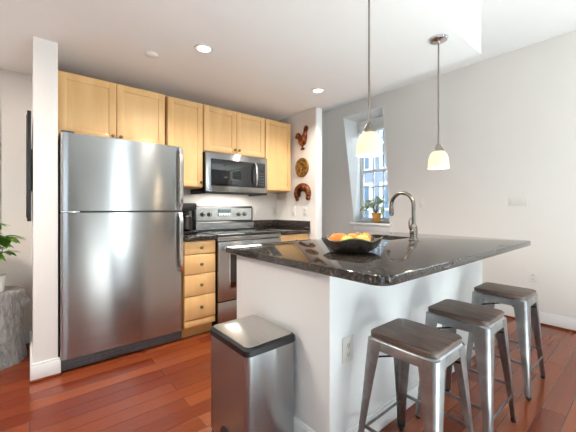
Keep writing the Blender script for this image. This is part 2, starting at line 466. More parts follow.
part('door_gasket', MB().box(FX0+.012, FX1-.012, FY+.02, FY+.062, 1.131, 1.147), BLACK, t)
part('hinge_cover', MB().box(FX0+.005, FX0+.085, FY+.015, FY+.11, FH+.0005, FH+.017, .006), GREYP, t)
part('hinge', MB().box(FX0+.002, FX0+.115, FY-.002, FY+.05, 1.134, 1.144, .002), CHROME, t)
g = MB().box(FX0+.005, FX1-.005, FY+.022, FY+.06, .012, .088, .004)
for k in range(16):
    xk = FX0+.09+k*.042; g.box(xk, xk+.03, FY+.016, FY+.024, .028, .040, .002).box(xk, xk+.03, FY+.016, FY+.024, .052, .064, .002)
part('base_grille', g, GREYP, t)
m = MB()
for xx in (FX0+.05, FX1-.05):
    for yy in (FY+.10, 3.2): part('foot', MB().cyl((xx, yy, 0), (xx, yy, .035), .02), BLACK, t)


# ------------------------------------------------------------------ cabinets
def shaker(m, x0, x1, y, z0, z1, s=.055, th=.02):
    """frame-and-panel door whose front is the plane y"""
    m.box(x0, x0+s, y, y+th, z0, z1, .0025).box(x1-s, x1, y, y+th, z0, z1, .0025)
    m.box(x0+s-.001, x1-s+.001, y, y+th, z1-s, z1, .0025).box(x0+s-.001, x1-s+.001, y, y+th, z0, z0+s, .0025)
    m.box(x0+s-.002, x1-s+.002, y+.009, y+th-.002, z0+s-.002, z1-s+.002)
    return m
def knob(x, y, z, parent):
    m = MB().lathe([(.007, 0), (.006, -.012), (.012, -.016), (.0155, -.022), (.0145, -.028), (.008, -.032), (0, -.033)], (x, y, z), 16, 'y')
    return part('knob', m, BRASSY, parent)
CT = 2.221
def wall_cab(label, x0, x1, y, z0, z1, doors, knobs, group='maple wall cabinets'):
    t = thing('wall_cabinet', label, 'cabinet', ((x0+x1)/2, (y+YB)/2, z0), group)
    part('body', MB().box(x0, x1, y+.0215, YB-.002, z0, z1, .002), MAPLED, t)
    for (a, b), (kx, kz) in zip(doors, knobs):
        d = part('door', shaker(MB(), a, b, y, z0+.012, z1-.006), MAPLE, t)
        if kx: knob(kx, y, kz, d)
    return t
G = 'maple wall cabinets'
wall_cab('wide two-door maple wall cabinet above the refrigerator', .158, .968, 2.925, 1.715, CT, [(.166, .562), (.567, .962)], [(.535, 1.765), (.594, 1.765)])
wall_cab('tall single-door maple wall cabinet between refrigerator and microwave', .990, 1.346, 2.945, 1.37, CT, [(.996, 1.341)], [(1.318, 1.425)])
wall_cab('two-door maple wall cabinet above the microwave', 1.350, 2.111, 2.945, 1.742, CT, [(1.356, 1.729), (1.733, 2.106)], [(1.705, 1.795), (1.757, 1.795)])
wall_cab('single-door maple wall cabinet right of the microwave', 2.115, 2.512, 2.945, 1.37, CT, [(2.121, 2.506)], [(0, 0)])

# drawer base left of the range
BY = 2.668
t = thing('base_cabinet', 'maple base cabinet with four drawers between refrigerator and range', 'cabinet', (1.197, 3.0, 0), 'maple base cabinets')
part('body', MB().box(1.045, 1.346, BY+.021, YB-.003, .10, .874, .002), MAPLED, t)
part('toe_kick', MB().box(1.05, 1.341, BY+.075, BY+.095, 0, .099), MAPLED, t)
part('bottom_rail', MB().box(1.049, 1.342, BY+.006, BY+.020, .104, .158, .002), MAPLE, t)
for z0, z1 in ((.752, .868), (.575, .746), (.379, .569), (.170, .373)):
    d = part('drawer', MB().box(1.049, 1.342, BY, BY+.019, z0, z1, .004), MAPLE, t)
    knob(1.197, BY, (z0+z1)/2, d)
t = thing('base_cabinet', 'maple base cabinet with drawer and door right of the range', 'cabinet', (2.338, 3.0, 0), 'maple base cabinets')
part('body', MB().box(2.121, 2.553, BY+.021, YB-.003, .10, .874, .002), MAPLED, t)
part('toe_kick', MB().box(2.125, 2.550, BY+.075, BY+.095, 0, .099), MAPLED, t)
d = part('drawer', MB().box(2.126, 2.549, BY, BY+.019, .72, .868, .004), MAPLE, t); knob(2.338, BY, .795, d)
d = part('door', shaker(MB(), 2.126, 2.549, BY, .12, .714), MAPLE, t); knob(2.165, BY, .66, d)

def counter(label, x0, x1, side=False):
    t = thing('countertop', label, 'countertop', ((x0+x1)/2, 2.96, .875), 'black granite kitchen counters')
    part('slab', MB().box(x0, x1, 2.640, YB-.002, .8755, .915, .006), GRANITE, t)
    m = MB().box(x0, x1, YB-.022, YB-.002, .9155, 1.016, .003); part('backsplash', m, GRANITE, t)
    if side: part('backsplash', MB().box(XS-.022, XS-.002, 2.645, YB-.023, .9155, 1.016, .003), GRANITE, t)
counter('short black granite counter between refrigerator and range', 1.045, 1.347)
counter('black granite counter right of the range with backsplash on two sides', 2.119, 2.554, True)

# ------------------------------------------------------------------ range
RX0, RX1, RY = 1.352, 2.114, 2.649
t = thing('range', 'stainless steel electric range with black glass cooktop', 'stove', ((RX0+RX1)/2, 2.98, 0))
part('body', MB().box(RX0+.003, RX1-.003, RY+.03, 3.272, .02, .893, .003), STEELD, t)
ct = part('cooktop', MB().box(RX0+.002, RX1-.002, RY-.004, 3.19, .894, .918, .006), BLACKG, t)
for bx_, by_, br_ in ((1.54, 2.82, .10), (1.93, 2.82, .085), (1.54, 3.05, .075), (1.93, 3.05, .10)):
    m = MB().lathe([(br_-.004, .9183), (br_, .9187), (br_+.004, .9183)], (bx_, by_, 0), 40, caps=False)
    part('burner_ring', m, GREYP, ct)
part('front_trim', MB().box(RX0+.003, RX1-.003, RY-.002, RY+.03, .852, .893, .004), STEEL, t)
bg = MB().prism([(3.172, .919), (3.165, 1.005), (3.195, 1.02), (3.195, 1.165), (3.21, 1.192), (3.27, 1.192), (3.27, .919)], 'x', RX0+.012, RX1-.012)
bgo = part('backguard', bg, BLACK, t)
part('control_panel', MB().loft([[(RX0+.03, 3.1925, 1.028), (RX1-.03, 3.1925, 1.028), (RX1-.03, 3.1925, 1.168), (RX0+.03, 3.1925, 1.168)],
                                 [(RX0+.03, 3.199, 1.028), (RX1-.03, 3.199, 1.028), (RX1-.03, 3.199, 1.168), (RX0+.03, 3.199, 1.168)]]), STEELB, bgo)
part('glass_ledge', MB().loft([[(RX0+.016, 3.1665, .93), (RX1-.016, 3.1665, .93), (RX1-.016, 3.1605, 1.0), (RX0+.016, 3.1605, 1.0)],
                               [(RX0+.016, 3.1705, .93), (RX1-.016, 3.1705, .93), (RX1-.016, 3.1645, 1.0), (RX0+.016, 3.1645, 1.0)]]), STEELB, bgo)
part('display', MB().box(1.635, 1.80, 3.187, 3.193, 1.075, 1.155, .002), DISPLAY, bgo)
m = MB()
for r_ in range(2):
    for c_ in range(5): m.box(1.645+c_*.031, 1.667+c_*.031, 3.1855, 3.1875, 1.086+r_*.016, 1.095+r_*.016, .001)
part('buttons', m, PLATE, bgo)
for kx in (1.452, 1.532, 1.905, 1.985):
    k = part('knob', MB().lathe([(.026, 0), (.025, -.006), (.021, -.009), (.019, -.026), (.016, -.029), (0, -.029)], (kx, 3.193, 1.098), 20, 'y'), BLACK, t)
    part('grip', MB().box(kx-.004, kx+.004, 3.158, 3.166, 1.080, 1.116, .002), CHROME, k)
od = part('oven_door', MB().box(RX0+.006, RX1-.006, RY-.012, RY+.028, .285, .846, .006), STEEL, t)
m = MB().box(RX0+.13, RX1-.13, RY-.0145, RY-.010, .40, .742, .004)
wn_ = part('oven_window', m, BLACKG, od)
m = MB()
for k in range(5): m.box(RX0+.15, RX1-.15, RY-.0152, RY-.0146, .45+k*.055, .453+k*.055)
part('window_frame', MB().box(RX0+.115, RX1-.115, RY-.0135, RY-.010, .385, .757, .004), STEELB, od)
m = MB().tube([(RX0+.045, RY-.055, .795), (RX1-.045, RY-.055, .795)], .0125, 14)
for xx in (RX0+.07, RX1-.07): m.box(xx-.011, xx+.011, RY-.055, RY-.010, .785, .805, .003)
part('handle', m, STEELB, od)
part('storage_drawer', MB().box(RX0+.006, RX1-.006, RY-.010, RY+.028, .065, .277, .006), STEEL, t)
part('toe_panel', MB().box(RX0+.02, RX1-.02, RY+.04, RY+.06, 0, .062), BLACK, t)

# ------------------------------------------------------------------ microwave
MY = 2.895
t = thing('microwave', 'stainless over-the-range microwave with dark glass door below the double cabinet', 'microwave', (1.731, 3.08, 1.318))
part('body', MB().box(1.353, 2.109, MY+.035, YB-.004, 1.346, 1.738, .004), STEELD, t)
dr = part('door', MB().box(1.353, 2.109, MY, MY+.033, 1.336, 1.737, .005), STEEL, t)
part('glass', MB().box(1.405, 2.075, MY-.003, MY+.002, 1.395, 1.672, .004), BLACKG, dr)
part('control_panel', MB().box(1.952, 2.072, MY-.0045, MY-.002, 1.40, 1.667, .002), BLACK, dr)
m = MB()
for r_ in range(5):
    for c_ in range(3): m.box(1.985+c_*.028, 2.003+c_*.028, MY-.0054, MY-.0044, 1.425+r_*.032, 1.437+r_*.032)
part('keypad', m, GREYP, dr)
part('clock', MB().box(1.985, 2.06, MY-.0056, MY-.0044, 1.610, 1.645), DISPLAY, dr)
pts = [(1.935, MY-.004, 1.405), (1.935, MY-.030, 1.425), (1.935, MY-.043, 1.48), (1.935, MY-.046, 1.535), (1.935, MY-.043, 1.59), (1.935, MY-.030, 1.645), (1.935, MY-.004, 1.665)]
part('handle', MB().tube(pts, [.012, .012, .013, .013, .013, .012, .012], 12), STEELB, dr)
part('vent_underside', MB().box(1.355, 2.107, MY+.02, YB-.006, 1.341, 1.3455, .001), BLACK, t)
part('lower_strip', MB().box(1.353, 2.109, MY+.006, MY+.019, 1.315, 1.3455, .003).box(1.353, 1.362, MY+.0195, YB-.006, 1.315, 1.3405, .002).box(2.100, 2.109, MY+.0195, YB-.006, 1.315, 1.3405, .002), BLACK, t)  # lip reaches down to hide the added lamp; black stands for shade there
part('added_hood_lamp', MB().box(1.65, 1.81, MY+.08, MY+.14, 1.337, 1.3405, .001), CANLIT, t)  # added lamp and fill light, unseen behind the lip, brightening the back wall
hl = bpy.data.lights.new('back_wall_fill', 'AREA'); hl.shape = 'RECTANGLE'; hl.size = .5; hl.size_y = .12; hl.energy = 4; hl.color = (1, .94, .84)
ho = bpy.data.objects.new('back_wall_fill', hl); COL.objects.link(ho); ho.parent = t; ho.location = (0, -.06, .0165)

# ------------------------------------------------------------------ coffee maker, mostly behind the refrigerator edge
t = thing('coffee_maker', 'black drip coffee maker on the counter behind the refrigerator edge', 'coffee maker', (1.165, 2.98, .916))
part('base', MB().box(1.085, 1.255, 2.86, 3.10, .9165, .945, .008), BLACK, t)
part('tower', MB().box(1.095, 1.245, 3.02, 3.10, .9455, 1.14, .010), BLACK, t)
part('brew_head', MB().box(1.09, 1.25, 2.87, 3.10, 1.141, 1.215, .014), BLACK, t)
c = part('carafe', MB().lathe([(.045, .9465), (.062, .96), (.064, 1.01), (.05, 1.06), (.042, 1.085)], (1.17, 2.945, 0), 24), simple('dark_coffee_glass', (.02, .013, .01), .05), t)
part('carafe_handle', MB().tube([(1.21, 2.915, 1.075), (1.235, 2.895, 1.07), (1.245, 2.888, 1.02), (1.227, 2.90, .985)], .007, 8), BLACK, c)
part('carafe_band', MB().lathe([(.0425, 1.0855), (.045, 1.095), (.03, 1.103), (.0, 1.105)], (1.17, 2.945, 0), 24), STEELB, c)

# ------------------------------------------------------------------ island
IX0, IX1, IY0, IY1 = .973, 2.968, .629, 1.807
BX0, BX1, BY0, BY1 = 1.035, 2.908, .947, 1.758
t = thing('kitchen_island', 'white painted kitchen island base with baseboard under the granite top', 'kitchen island', ((BX0+BX1)/2, (BY0+BY1)/2, 0))
m = MB().box(BX0, BX1, BY0, BY0+.03, 0, .874).box(BX0, BX1, BY1-.03, BY1, 0, .874).box(BX0, BX0+.03, BY0+.03, BY1-.03, 0, .874).box(BX1-.03, BX1, BY0+.03, BY1-.03, 0, .874)
part('base', m, WHITE, t, smooth=False)
m = MB()
for h0, h1, q in ((0, .095, .014), (.0952, .112, .009)):
    m.box(BX0-q, BX0-.0003, BY0-q, BY1+q, h0, h1, .003).box(BX0-.0002, BX1+q, BY0-q, BY0-.0003, h0, h1, .003).box(BX1+.0003, BX1+q, BY0-.0002, BY1+q, h0, h1, .003)
part('baseboard', m, TRIM, t)
# granite top with rounded corners and an undermount sink cut-out
SX0, SX1, SY0, SY1 = 2.05, 2.525, 1.345, 1.735
def rr(x0, x1, y0, y1, r, n=6):
    out = []
    if isinstance(r, tuple):
        for (sx_, sy_, a0), q in zip(((1, 1, 0), (0, 1, PI/2), (0, 0, PI), (1, 0, 1.5*PI)), r):
            cx = x1-q if sx_ else x0+q; cy = y1-q if sy_ else y0+q
            out += [(cx+q*math.cos(a0+PI/2*k/n), cy+q*math.sin(a0+PI/2*k/n)) for k in range(n+1)]
        return out
    for cx, cy, a0 in ((x1-r, y1-r, 0), (x0+r, y1-r, PI/2), (x0+r, y0+r, PI), (x1-r, y0+r, 1.5*PI)):
        for k in range(n+1):
            a = a0+PI/2*k/n; out.append((cx+r*math.cos(a), cy+r*math.sin(a)))
    return out
def slab_hole(outer, inner, z0, z1, bv):
    mb = MB(); bm = mb.bm; n = len(outer)
    cx = sum(p[0] for p in outer)/n; cy = sum(p[1] for p in outer)/n
    def ring(poly, z, q=0):
        res = []
        for i, p in enumerate(poly):
            a, b_ = Vector(poly[i-1]), Vector(poly[(i+1) % len(poly)]); tt = (b_-a).normalized(); nn = Vector((tt.y, -tt.x))
            res.append(bm.verts.new((p[0]-nn.x*q, p[1]-nn.y*q, z)))
        return res
    o = [ring(outer, z0, bv), ring(outer, z0+bv, 0), ring(outer, z1-bv, 0), ring(outer, z1-bv*.3, bv*.3), ring(outer, z1, bv)]
    i0, i1 = ring(inner, z0), ring(inner, z1)
    for a, b_ in zip(o, o[1:]):
        for k in range(n): bm.faces.new((a[k], a[(k+1) % n], b_[(k+1) % n], b_[k]))
    for k in range(n):
        j = (k+1) % n
        bm.faces.new((o[-1][k], o[-1][j], i1[j], i1[k])); bm.faces.new((i0[k], i0[j], o[0][j], o[0][k])); bm.faces.new((i1[k], i1[j], i0[j], i0[k]))
    bmesh.ops.recalc_face_normals(bm, faces=bm.faces[:])
    return mb
o = part('island_countertop', slab_hole(rr(IX0, IX1, IY0, IY1, (.02, .02, .075, .02)), rr(SX0, SX1, SY0, SY1, .06), .8755, .915, .006), GRANITE)
centre(o); tag(o, 'large black granite island countertop with rounded corners', 'countertop')
t = thing('kitchen_sink', 'undermount sink in the island behind the faucet', 'sink', (2.29, 1.54, .70))
def basin(): 
    m = MB(); I = [(0, .874), (.004, .74), (.02, .715), (.05, .705)]
    rings = [[(*p, z) for p in rr(SX0+q-.006, SX1-q+.006, SY0+q-.006, SY1-q+.006, .065)] for q, z in I]
    m.loft(rings, caps=False)
    out = [[(*p, z) for p in rr(SX0+q-.012, SX1-q+.012, SY0+q-.012, SY1-q+.012, .065)] for q, z in [(0, .874), (.004, .735), (.02, .708), (.05, .699)]]
    m.loft(out, caps=False)
    m.prism(rr(SX0+.04, SX1-.04, SY0+.04, SY1-.04, .04), 'z', .699, .705)
    return m
part('basin', basin(), STEELB, t)
part('drain', MB().lathe([(.04, .7052), (.042, .708), (.03, .709), (.0, .7075)], (2.29, 1.54, 0), 20), CHROME, t)

# faucet
fx, fy, fz0 = 2.28, 1.215, .9155
t = thing('faucet', 'brushed nickel gooseneck faucet with pull-down head on the island', 'faucet', (fx, fy, fz0))
part('body', MB().lathe([(.036, fz0), (.036, fz0+.006), (.031, fz0+.010), (.027, fz0+.03), (.030, fz0+.07), (.028, fz0+.10), (.022, fz0+.118), (.0165, fz0+.128)], (fx, fy, 0), 24), NICKEL, t)
R = .095; zc = fz0+.275; pts = [(fx, fy, fz0+.12), (fx, fy, fz0+.20)]
for k in range(15):
    a = PI - PI*k/14*1.03
    pts.append((fx, fy+R+R*math.cos(a), zc+R*math.sin(a)))
sp = part('spout', MB().tube(pts, .0148, 14), NICKEL, t)
ex, ey, ez = pts[-1]
hd = part('spray_head', MB().lathe([(.0145, 0), (.017, -.012), (.0185, -.05), (.0175, -.07), (.012, -.073)], (fx, ey, ez), 20), NICKEL, t)
part('nozzle', MB().lathe([(.0115, -.0732), (.0115, -.079), (.0, -.079)], (fx, ey, ez), 16), BLACK, hd)
m = MB().ball((fx-.028, fy-.004, fz0+.072), (.019, .019, .022))
part('lever', m.tube([(fx-.030, fy-.004, fz0+.08), (fx-.055, fy+.0, fz0+.10), (fx-.062, fy+.002, fz0+.14), (fx-.050, fy+.002, fz0+.168), (fx-.036, fy, fz0+.172)], [.010, .009, .007, .006, .0055], 10), NICKEL, t)

# fruit bowl
bx_, by_ = 1.405, 1.120
def bowl():
    mb = MB(); bm = mb.bm; n = 64; prof = [(.066, 0), (.104, .008), (.136, .028), (.155, .054), (.166, .080)]
    def ring(r, z, wv, dz=0):
        return [bm.verts.new((bx_+(r+wv*.008*math.cos(6*a))*math.cos(a), by_+(r+wv*.008*math.cos(6*a))*math.sin(a), .9155+z+wv*.009*math.sin(5*a+.7)+dz)) for a in (2*PI*k/n for k in range(n))]
    O = [ring(r, z, (i/4)**2) for i, (r, z) in enumerate(prof)]
    I = [ring(max(r-.004, .01), z, (i/4)**2, .0045) for i, (r, z) in enumerate(prof)]
    for S_ in (O, I):
        for a, b_ in zip(S_, S_[1:]):
            for k in range(n): bm.faces.new((a[k], a[(k+1) % n], b_[(k+1) % n], b_[k]))
    for k in range(n): bm.faces.new((O[-1][k], O[-1][(k+1) % n], I[-1][(k+1) % n], I[-1][k]))
    bm.faces.new(O[0]); bm.faces.new(I[0])
    bmesh.ops.recalc_face_normals(bm, faces=bm.faces[:]); return mb
o = part('fruit_bowl', bowl(), BOWLM); centre(o); tag(o, 'wide dark metal fruit bowl with wavy rim on the island', 'bowl')
def fruit(name, label, x, y, z, r, m, squash=.93, stem=True):
    t = thing(name, label, 'fruit', (bx_+x, by_+y, .9155+z-r*squash), 'fruit in the bowl')
    b = MB(); prof = []
    for k in range(17):
        a = -PI/2+PI*k/16; rr_ = r*math.cos(a); zz = r*squash*math.sin(a)
        if name == 'apple' and k > 12: zz -= r*.12*((k-12)/4)**2
        if name == 'pear': rr_ *= 1-.35*max(0, math.sin(a)); zz *= 1.15
        prof.append((rr_, zz))
    part('skin', b.lathe(prof, (bx_+x, by_+y, .9155+z), 24), m, t)
    if stem: part('stem', MB().tube([(bx_+x, by_+y, .9155+z+r*squash*.80), (bx_+x+.004, by_+y+.002, .9155+z+r*squash+.010)], .0016, 6), STEM, t)
fruit('orange', 'red-orange fruit at the left end of the bowl', -.066, .058, .066, .042, REDAPPLE, .95)
fruit('orange', 'bright orange at the back left of the bowl, behind the pale green apple', -.005, .075, .068, .037, ORANGE, .96, False)
fruit('apple', 'pale green apple in the middle front of the bowl', -.052, -.012, .064, .036, GREENA, .9)
fruit('apple', 'yellow apple right of centre in the bowl', .03, -.055, .068, .038, YELLOW, .9)
fruit('orange', 'orange in the middle of the bowl, between yellow apple and green apple', .028, .02, .068, .037, ORANGE, .96, False)
fruit('orange', 'small orange at the right of the bowl beside the yellow apple', .082, -.035, .078, .031, ORANGE, .95, False)
fruit('pear', 'small brown pear at the right end of the bowl', .100, .030, .080, .027, BROWNF, .9)

# ------------------------------------------------------------------ step trash can
TX0, TX1, TY0, TY1, TH = .724, 1.012, 1.147, 1.513, .55
t = thing('trash_can', 'rectangular brushed steel step trash can with black-rimmed lid beside the island', 'trash can', ((TX0+TX1)/2, (TY0+TY1)/2, 0))
part('base_ring', MB().prism(rr(TX0+.002, TX1-.002, TY0+.002, TY1-.002, .033), 'z', 0, .026), BLACK, t)
part('body', MB().prism(rr(TX0, TX1, TY0, TY1, .029, 10), 'z', .0262, TH-.043), STEELV, t)
rg = []
for q, z in ((0, TH-.0425), (-.003, TH-.040), (-.003, TH-.014), (.002, TH-.007), (.008, TH-.004), (.012, TH-.004)):
    rg.append([(*p, z) for p in rr(TX0+q, TX1-q, TY0+q, TY1-q, .030, 8)])
ld = part('lid', MB().loft(rg), BLACK, t)
rg = []
for q, z in ((.0105, TH-.0035), (.011, TH-.0015), (.05, TH+.006), (.10, TH+.009)):
    rg.append([(*p, z) for p in rr(TX0+q, TX1-q, TY0+q, TY1-q, .026, 8)])
part('lid_panel', MB().loft(rg), LIDTOP, ld)
cy = (TY0+TY1)/2
arc = [(cy+.062*math.cos(a), .028+.09*math.sin(a)) for a in [PI*k/16 for k in range(17)]]
part('pedal_recess', MB().prism(arc, 'x', TX0-.003, TX0+.004), BLACK, t)
part('pedal', MB().box(TX0-.045, TX0-.0035, cy-.045, cy+.045, .018, .034, .006), BLACK, t)

# ------------------------------------------------------------------ bar stools
def make_stool(c, label):
    X, Y = c
    t = thing('bar_stool', label, 'stool', (X, Y, 0), 'metal stools along the island')
    hx, hy = .136, .154
    rg = []
    for q, z in ((.003, .587), (0, .589), (0, .606), (.003, .610), (.006, .611)):
        rg.append([(X+a, Y+b, z) for a, b in rr(-hx+q, hx-q, -hy+q, hy-q, .036, 8)])
    part('seat', MB().loft(rg), WALNUT, t)
    rg = []
    for q, z in ((-.006, .540), (-.004, .575), (0, .583), (.006, .5865)):
        rg.append([(X+a, Y+b, z) for a, b in rr(-hx+q, hx-q, -hy+q, hy-q, .037, 8)])
    for q, z in ((.012, .582), (.002, .575), (-.003, .540)):
        rg.append([(X+a, Y+b, z) for a, b in rr(-hx+q, hx-q, -hy+q, hy-q, .037, 8)])
    part('seat_frame', MB().loft(rg, caps=False), GUN, t)
    part('seat_pan', MB().prism([(X+a, Y+b) for a, b in rr(-hx+.015, hx-.015, -hy+.015, hy-.015, .04)], 'z', .579, .5855), STEELD, t)
    T = Vector((.140, .159)); Fo = Vector((.197, .186))
    for sx in (-1, 1):
        for sy in (-1, 1):
            rings = []
            for k in range(9):
                f = k/8; z = .578-(.578-.018)*f
                p = T.lerp(Fo, f); ww = .050*(1-f)**1.4+.028; r = min(.022, ww*.45); th = .0028
                prof = []
                def corner(off):
                    pr = [(-ww, -off)]
                    for j in range(6):
                        a = PI/2*(1-j/5); pr.append((-r+(r-off)*math.cos(a), -r+(r-off)*math.sin(a)))
                    pr.append((-off, -ww)); return pr
                prof = corner(0)+corner(th)[::-1]
                rings.append([(X+sx*(p.x+u), Y+sy*(p.y+v), z) for u, v in prof])
            lg = part('leg', MB().loft(rings), GUN, t, sharp=.8)
            fx_, fy_ = X+sx*(Fo.x-.012), Y+sy*(Fo.y-.012)
            part('foot', MB().lathe([(.009, 0), (.012, .003), (.0125, .016), (.010, .022)], (fx_, fy_, 0), 14), BLACK, lg)
    def at(z):
        f = (.578-z)/.56; return T.lerp(Fo, f)
    for s_ in (-1, 1):
        p = at(.20); part('footrest', MB().box(X+s_*(p.x-.004)-.0025, X+s_*(p.x-.004)+.0025, Y-p.y+.006, Y+p.y-.006, .193, .209, .001), GUN, t)
        p = at(.155); part('footrest', MB().box(X-p.x+.006, X+p.x-.006, Y+s_*(p.y-.004)-.0025, Y+s_*(p.y-.004)+.0025, .150, .164, .001), GUN, t)
    p = at(.49)
    for s_ in (-1, 1):
        part('cross_brace', MB().tube([(X-p.x+.012, Y-s_*(p.y-.012), .49), (X, Y, .525+.012*s_), (X+p.x-.012, Y+s_*(p.y-.012), .49)], .0045, 8), STEELD, t)
    return t
st = make_stool((1.313, .692), 'bar stool nearest the trash can, closest of the three to the camera')
dup(st, (1.840, .682, 0), 'middle bar stool of the three along the island')
dup(st, (2.515, .682, 0), 'bar stool farthest along the island, nearest the right wall')

# ------------------------------------------------------------------ pendants
def pendant(X, Y, ztop, zsh, label):
    t = thing('pendant_light', label, 'pendant lamp', (X, Y, ztop), 'pendant lamps over the island')
    part('canopy', MB().lathe([(.062, 0), (.062, -.004), (.055, -.016), (.035, -.024), (.012, -.028), (.006, -.034)], (X, Y, ztop), 32), STEELB, t)
    part('stem', MB().cyl((X, Y, ztop-.034), (X, Y, zsh+.150), .0052, n=12), NICKEL, t)
    part('socket_cap', MB().lathe([(.007, .172), (.013, .164), (.022, .145), (.033, .130), (.036, .1165)], (X, Y, zsh), 24), NICKEL, t)
    prof = [(.020, .122), (.036, .116), (.052, .098), (.0625, .070), (.067, .038), (.0685, .0), (.0665, 0), (.065, .037), (.0605, .069), (.050, .096), (.034, .1135), (.018, .119)]
    part('lamp_shade', MB().lathe(prof+[prof[0]], (X, Y, zsh), 40, caps=False), SHADE, t)
    part('bulb', MB().ball((X, Y, zsh+.06), (.022, .022, .03)), BULB, t)
    l = bpy.data.lights.new('pendant_glow', 'POINT'); l.energy = 1.6; l.color = (1, .82, .58); l.shadow_soft_size = .03
    lo = bpy.data.objects.new('pendant_glow', l); COL.objects.link(lo); lo.parent = t; lo.location = (0, 0, zsh-ztop+.01)
pendant(1.376, .98, H1, 1.444, 'pendant lamp with alabaster bell shade, nearer the left, above the fruit bowl')
pendant(2.18, .98, H1, 1.442, 'pendant lamp with alabaster bell shade and visible canopy, right of the faucet')

# recessed lights and sprinkler cover
def downlight(X, Y, label):
    t = thing('recessed_light', label, 'ceiling light', (X, Y, H1), 'recessed ceiling lights')
    part('trim_ring', MB().lathe([(.045, -.001), (.050, -.007), (.066, -.006), (.072, -.0005)], (X, Y, H1), 36, caps=False), TRIM, t)
    part('lens', MB().lathe([(.046, -.002), (.040, -.004), (.0, -.005)], (X, Y, H1), 28), CANLIT, t)
    l = bpy.data.lights.new('downlight_beam', 'SPOT'); l.energy = 54; l.color = (1, .95, .88); l.spot_size = 2.6; l.spot_blend = .8; l.shadow_soft_size = .05
    lo = bpy.data.objects.new('downlight_beam', l); COL.objects.link(lo); lo.parent = t; lo.location = (0, 0, -.012)
downlight(.988, 2.148, 'lit recessed ceiling light in front of the refrigerator')
downlight(2.213, 2.181, 'lit recessed ceiling light nearer the alcove corner')
o = part('sprinkler_cover', MB().lathe([(.040, 0), (.043, -.006), (.042, -.014), (.036, -.018), (0, -.020)], (.714, 2.474, H1-.0003), 28), TRIM); centre(o)
tag(o, 'small white round sprinkler cover on the kitchen ceiling', 'sprinkler cover')

# ------------------------------------------------------------------ outlets and switches
def outlet(label, p, nrm, w=.072, h=.116):
    """duplex outlet on a wall plane; nrm is the room-side axis: '-y' or '-x'"""
    x, y, z = p; t = thing('wall_outlet', label, 'outlet', p, 'wall outlets')
    def bx(a0, a1, z0, z1, d0, d1, b=.0015):
        m = MB()
        if nrm == '-y': return m.box(x+a0, x+a1, y-d1, y-d0, z+z0, z+z1, b)
        return m.box(x-d1, x-d0, y-a1, y-a0, z+z0, z+z1, b)
    part('cover_plate', bx(-w/2, w/2, -h/2, h/2, .0005, .007, .003), PLATE, t)
    for s in (-1, 1):
        so = part('socket', bx(-.017, .017, s*.021-.014, s*.021+.014, .007, .0095, .002), PLATE, t)
        m = bx(-.008, -.0055, s*.021-.004, s*.021+.006, .0095, .0102, 0)
        m2 = bx(.0055, .008, s*.021-.004, s*.021+.006, .0095, .0102, 0)
        me = bpy.data.meshes.new('t'); m2.bm.to_mesh(me); m.bm.from_mesh(me); bpy.data.meshes.remove(me)
        m3 = bx(-.0025, .0025, s*.021-.011, s*.021-.007, .0095, .0102, 0)
        me = bpy.data.meshes.new('t'); m3.bm.to_mesh(me); m.bm.from_mesh(me); bpy.data.meshes.remove(me)
        part('slots', m, SLOT, so)
    return t
outlet('white duplex outlet on the front of the island behind the nearest stool', (1.156, BY0, .496), '-y', .078, .118)
outlet('duplex outlet low on the right wall above the baseboard', (XR, .824, .465), '-x')
outlet('duplex outlet on the alcove side wall below the copper molds', (XS, 2.735, 1.134), '-x')
outlet('duplex outlet on the kitchen back wall right of the range', (2.495, YB, 1.128), '-y')
def switches(label, p, gang, nrm):
    x, y, z = p; t = thing('light_switch', label, 'light switch', p, 'light switches'); w = .072+.046*(gang-1)
    def bx(a0, a1, z0, z1, d0, d1, b=.0015):
        m = MB()
        if nrm == '-y': return m.box(x+a0, x+a1, y-d1, y-d0, z+z0, z+z1, b)
        return m.box(x-d1, x-d0, y-a1, y-a0, z+z0, z+z1, b)
    part('cover_plate', bx(-w/2, w/2, -.058, .058, .0005, .007, .003), PLATE, t)
    for k in range(gang):
        a = (k-(gang-1)/2)*.046
        part('toggle', bx(a-.005, a+.005, -.012, .012, .007, .016, .002), PLATE, t)
switches('wide multi-toggle light switch plate on the right wall', (XR, .953, 1.248), 3, '-x')
switches('single light switch on the right wall behind the faucet', (XR, 1.99, 1.236), 1, '-x')
switches('single switch plate on the alcove side wall nearer the back corner', (XS, 2.945, 1.133), 1, '-x')
switches('single switch plate on the back wall beside the range panel', (2.245, YB, 1.128), 1, '-y')

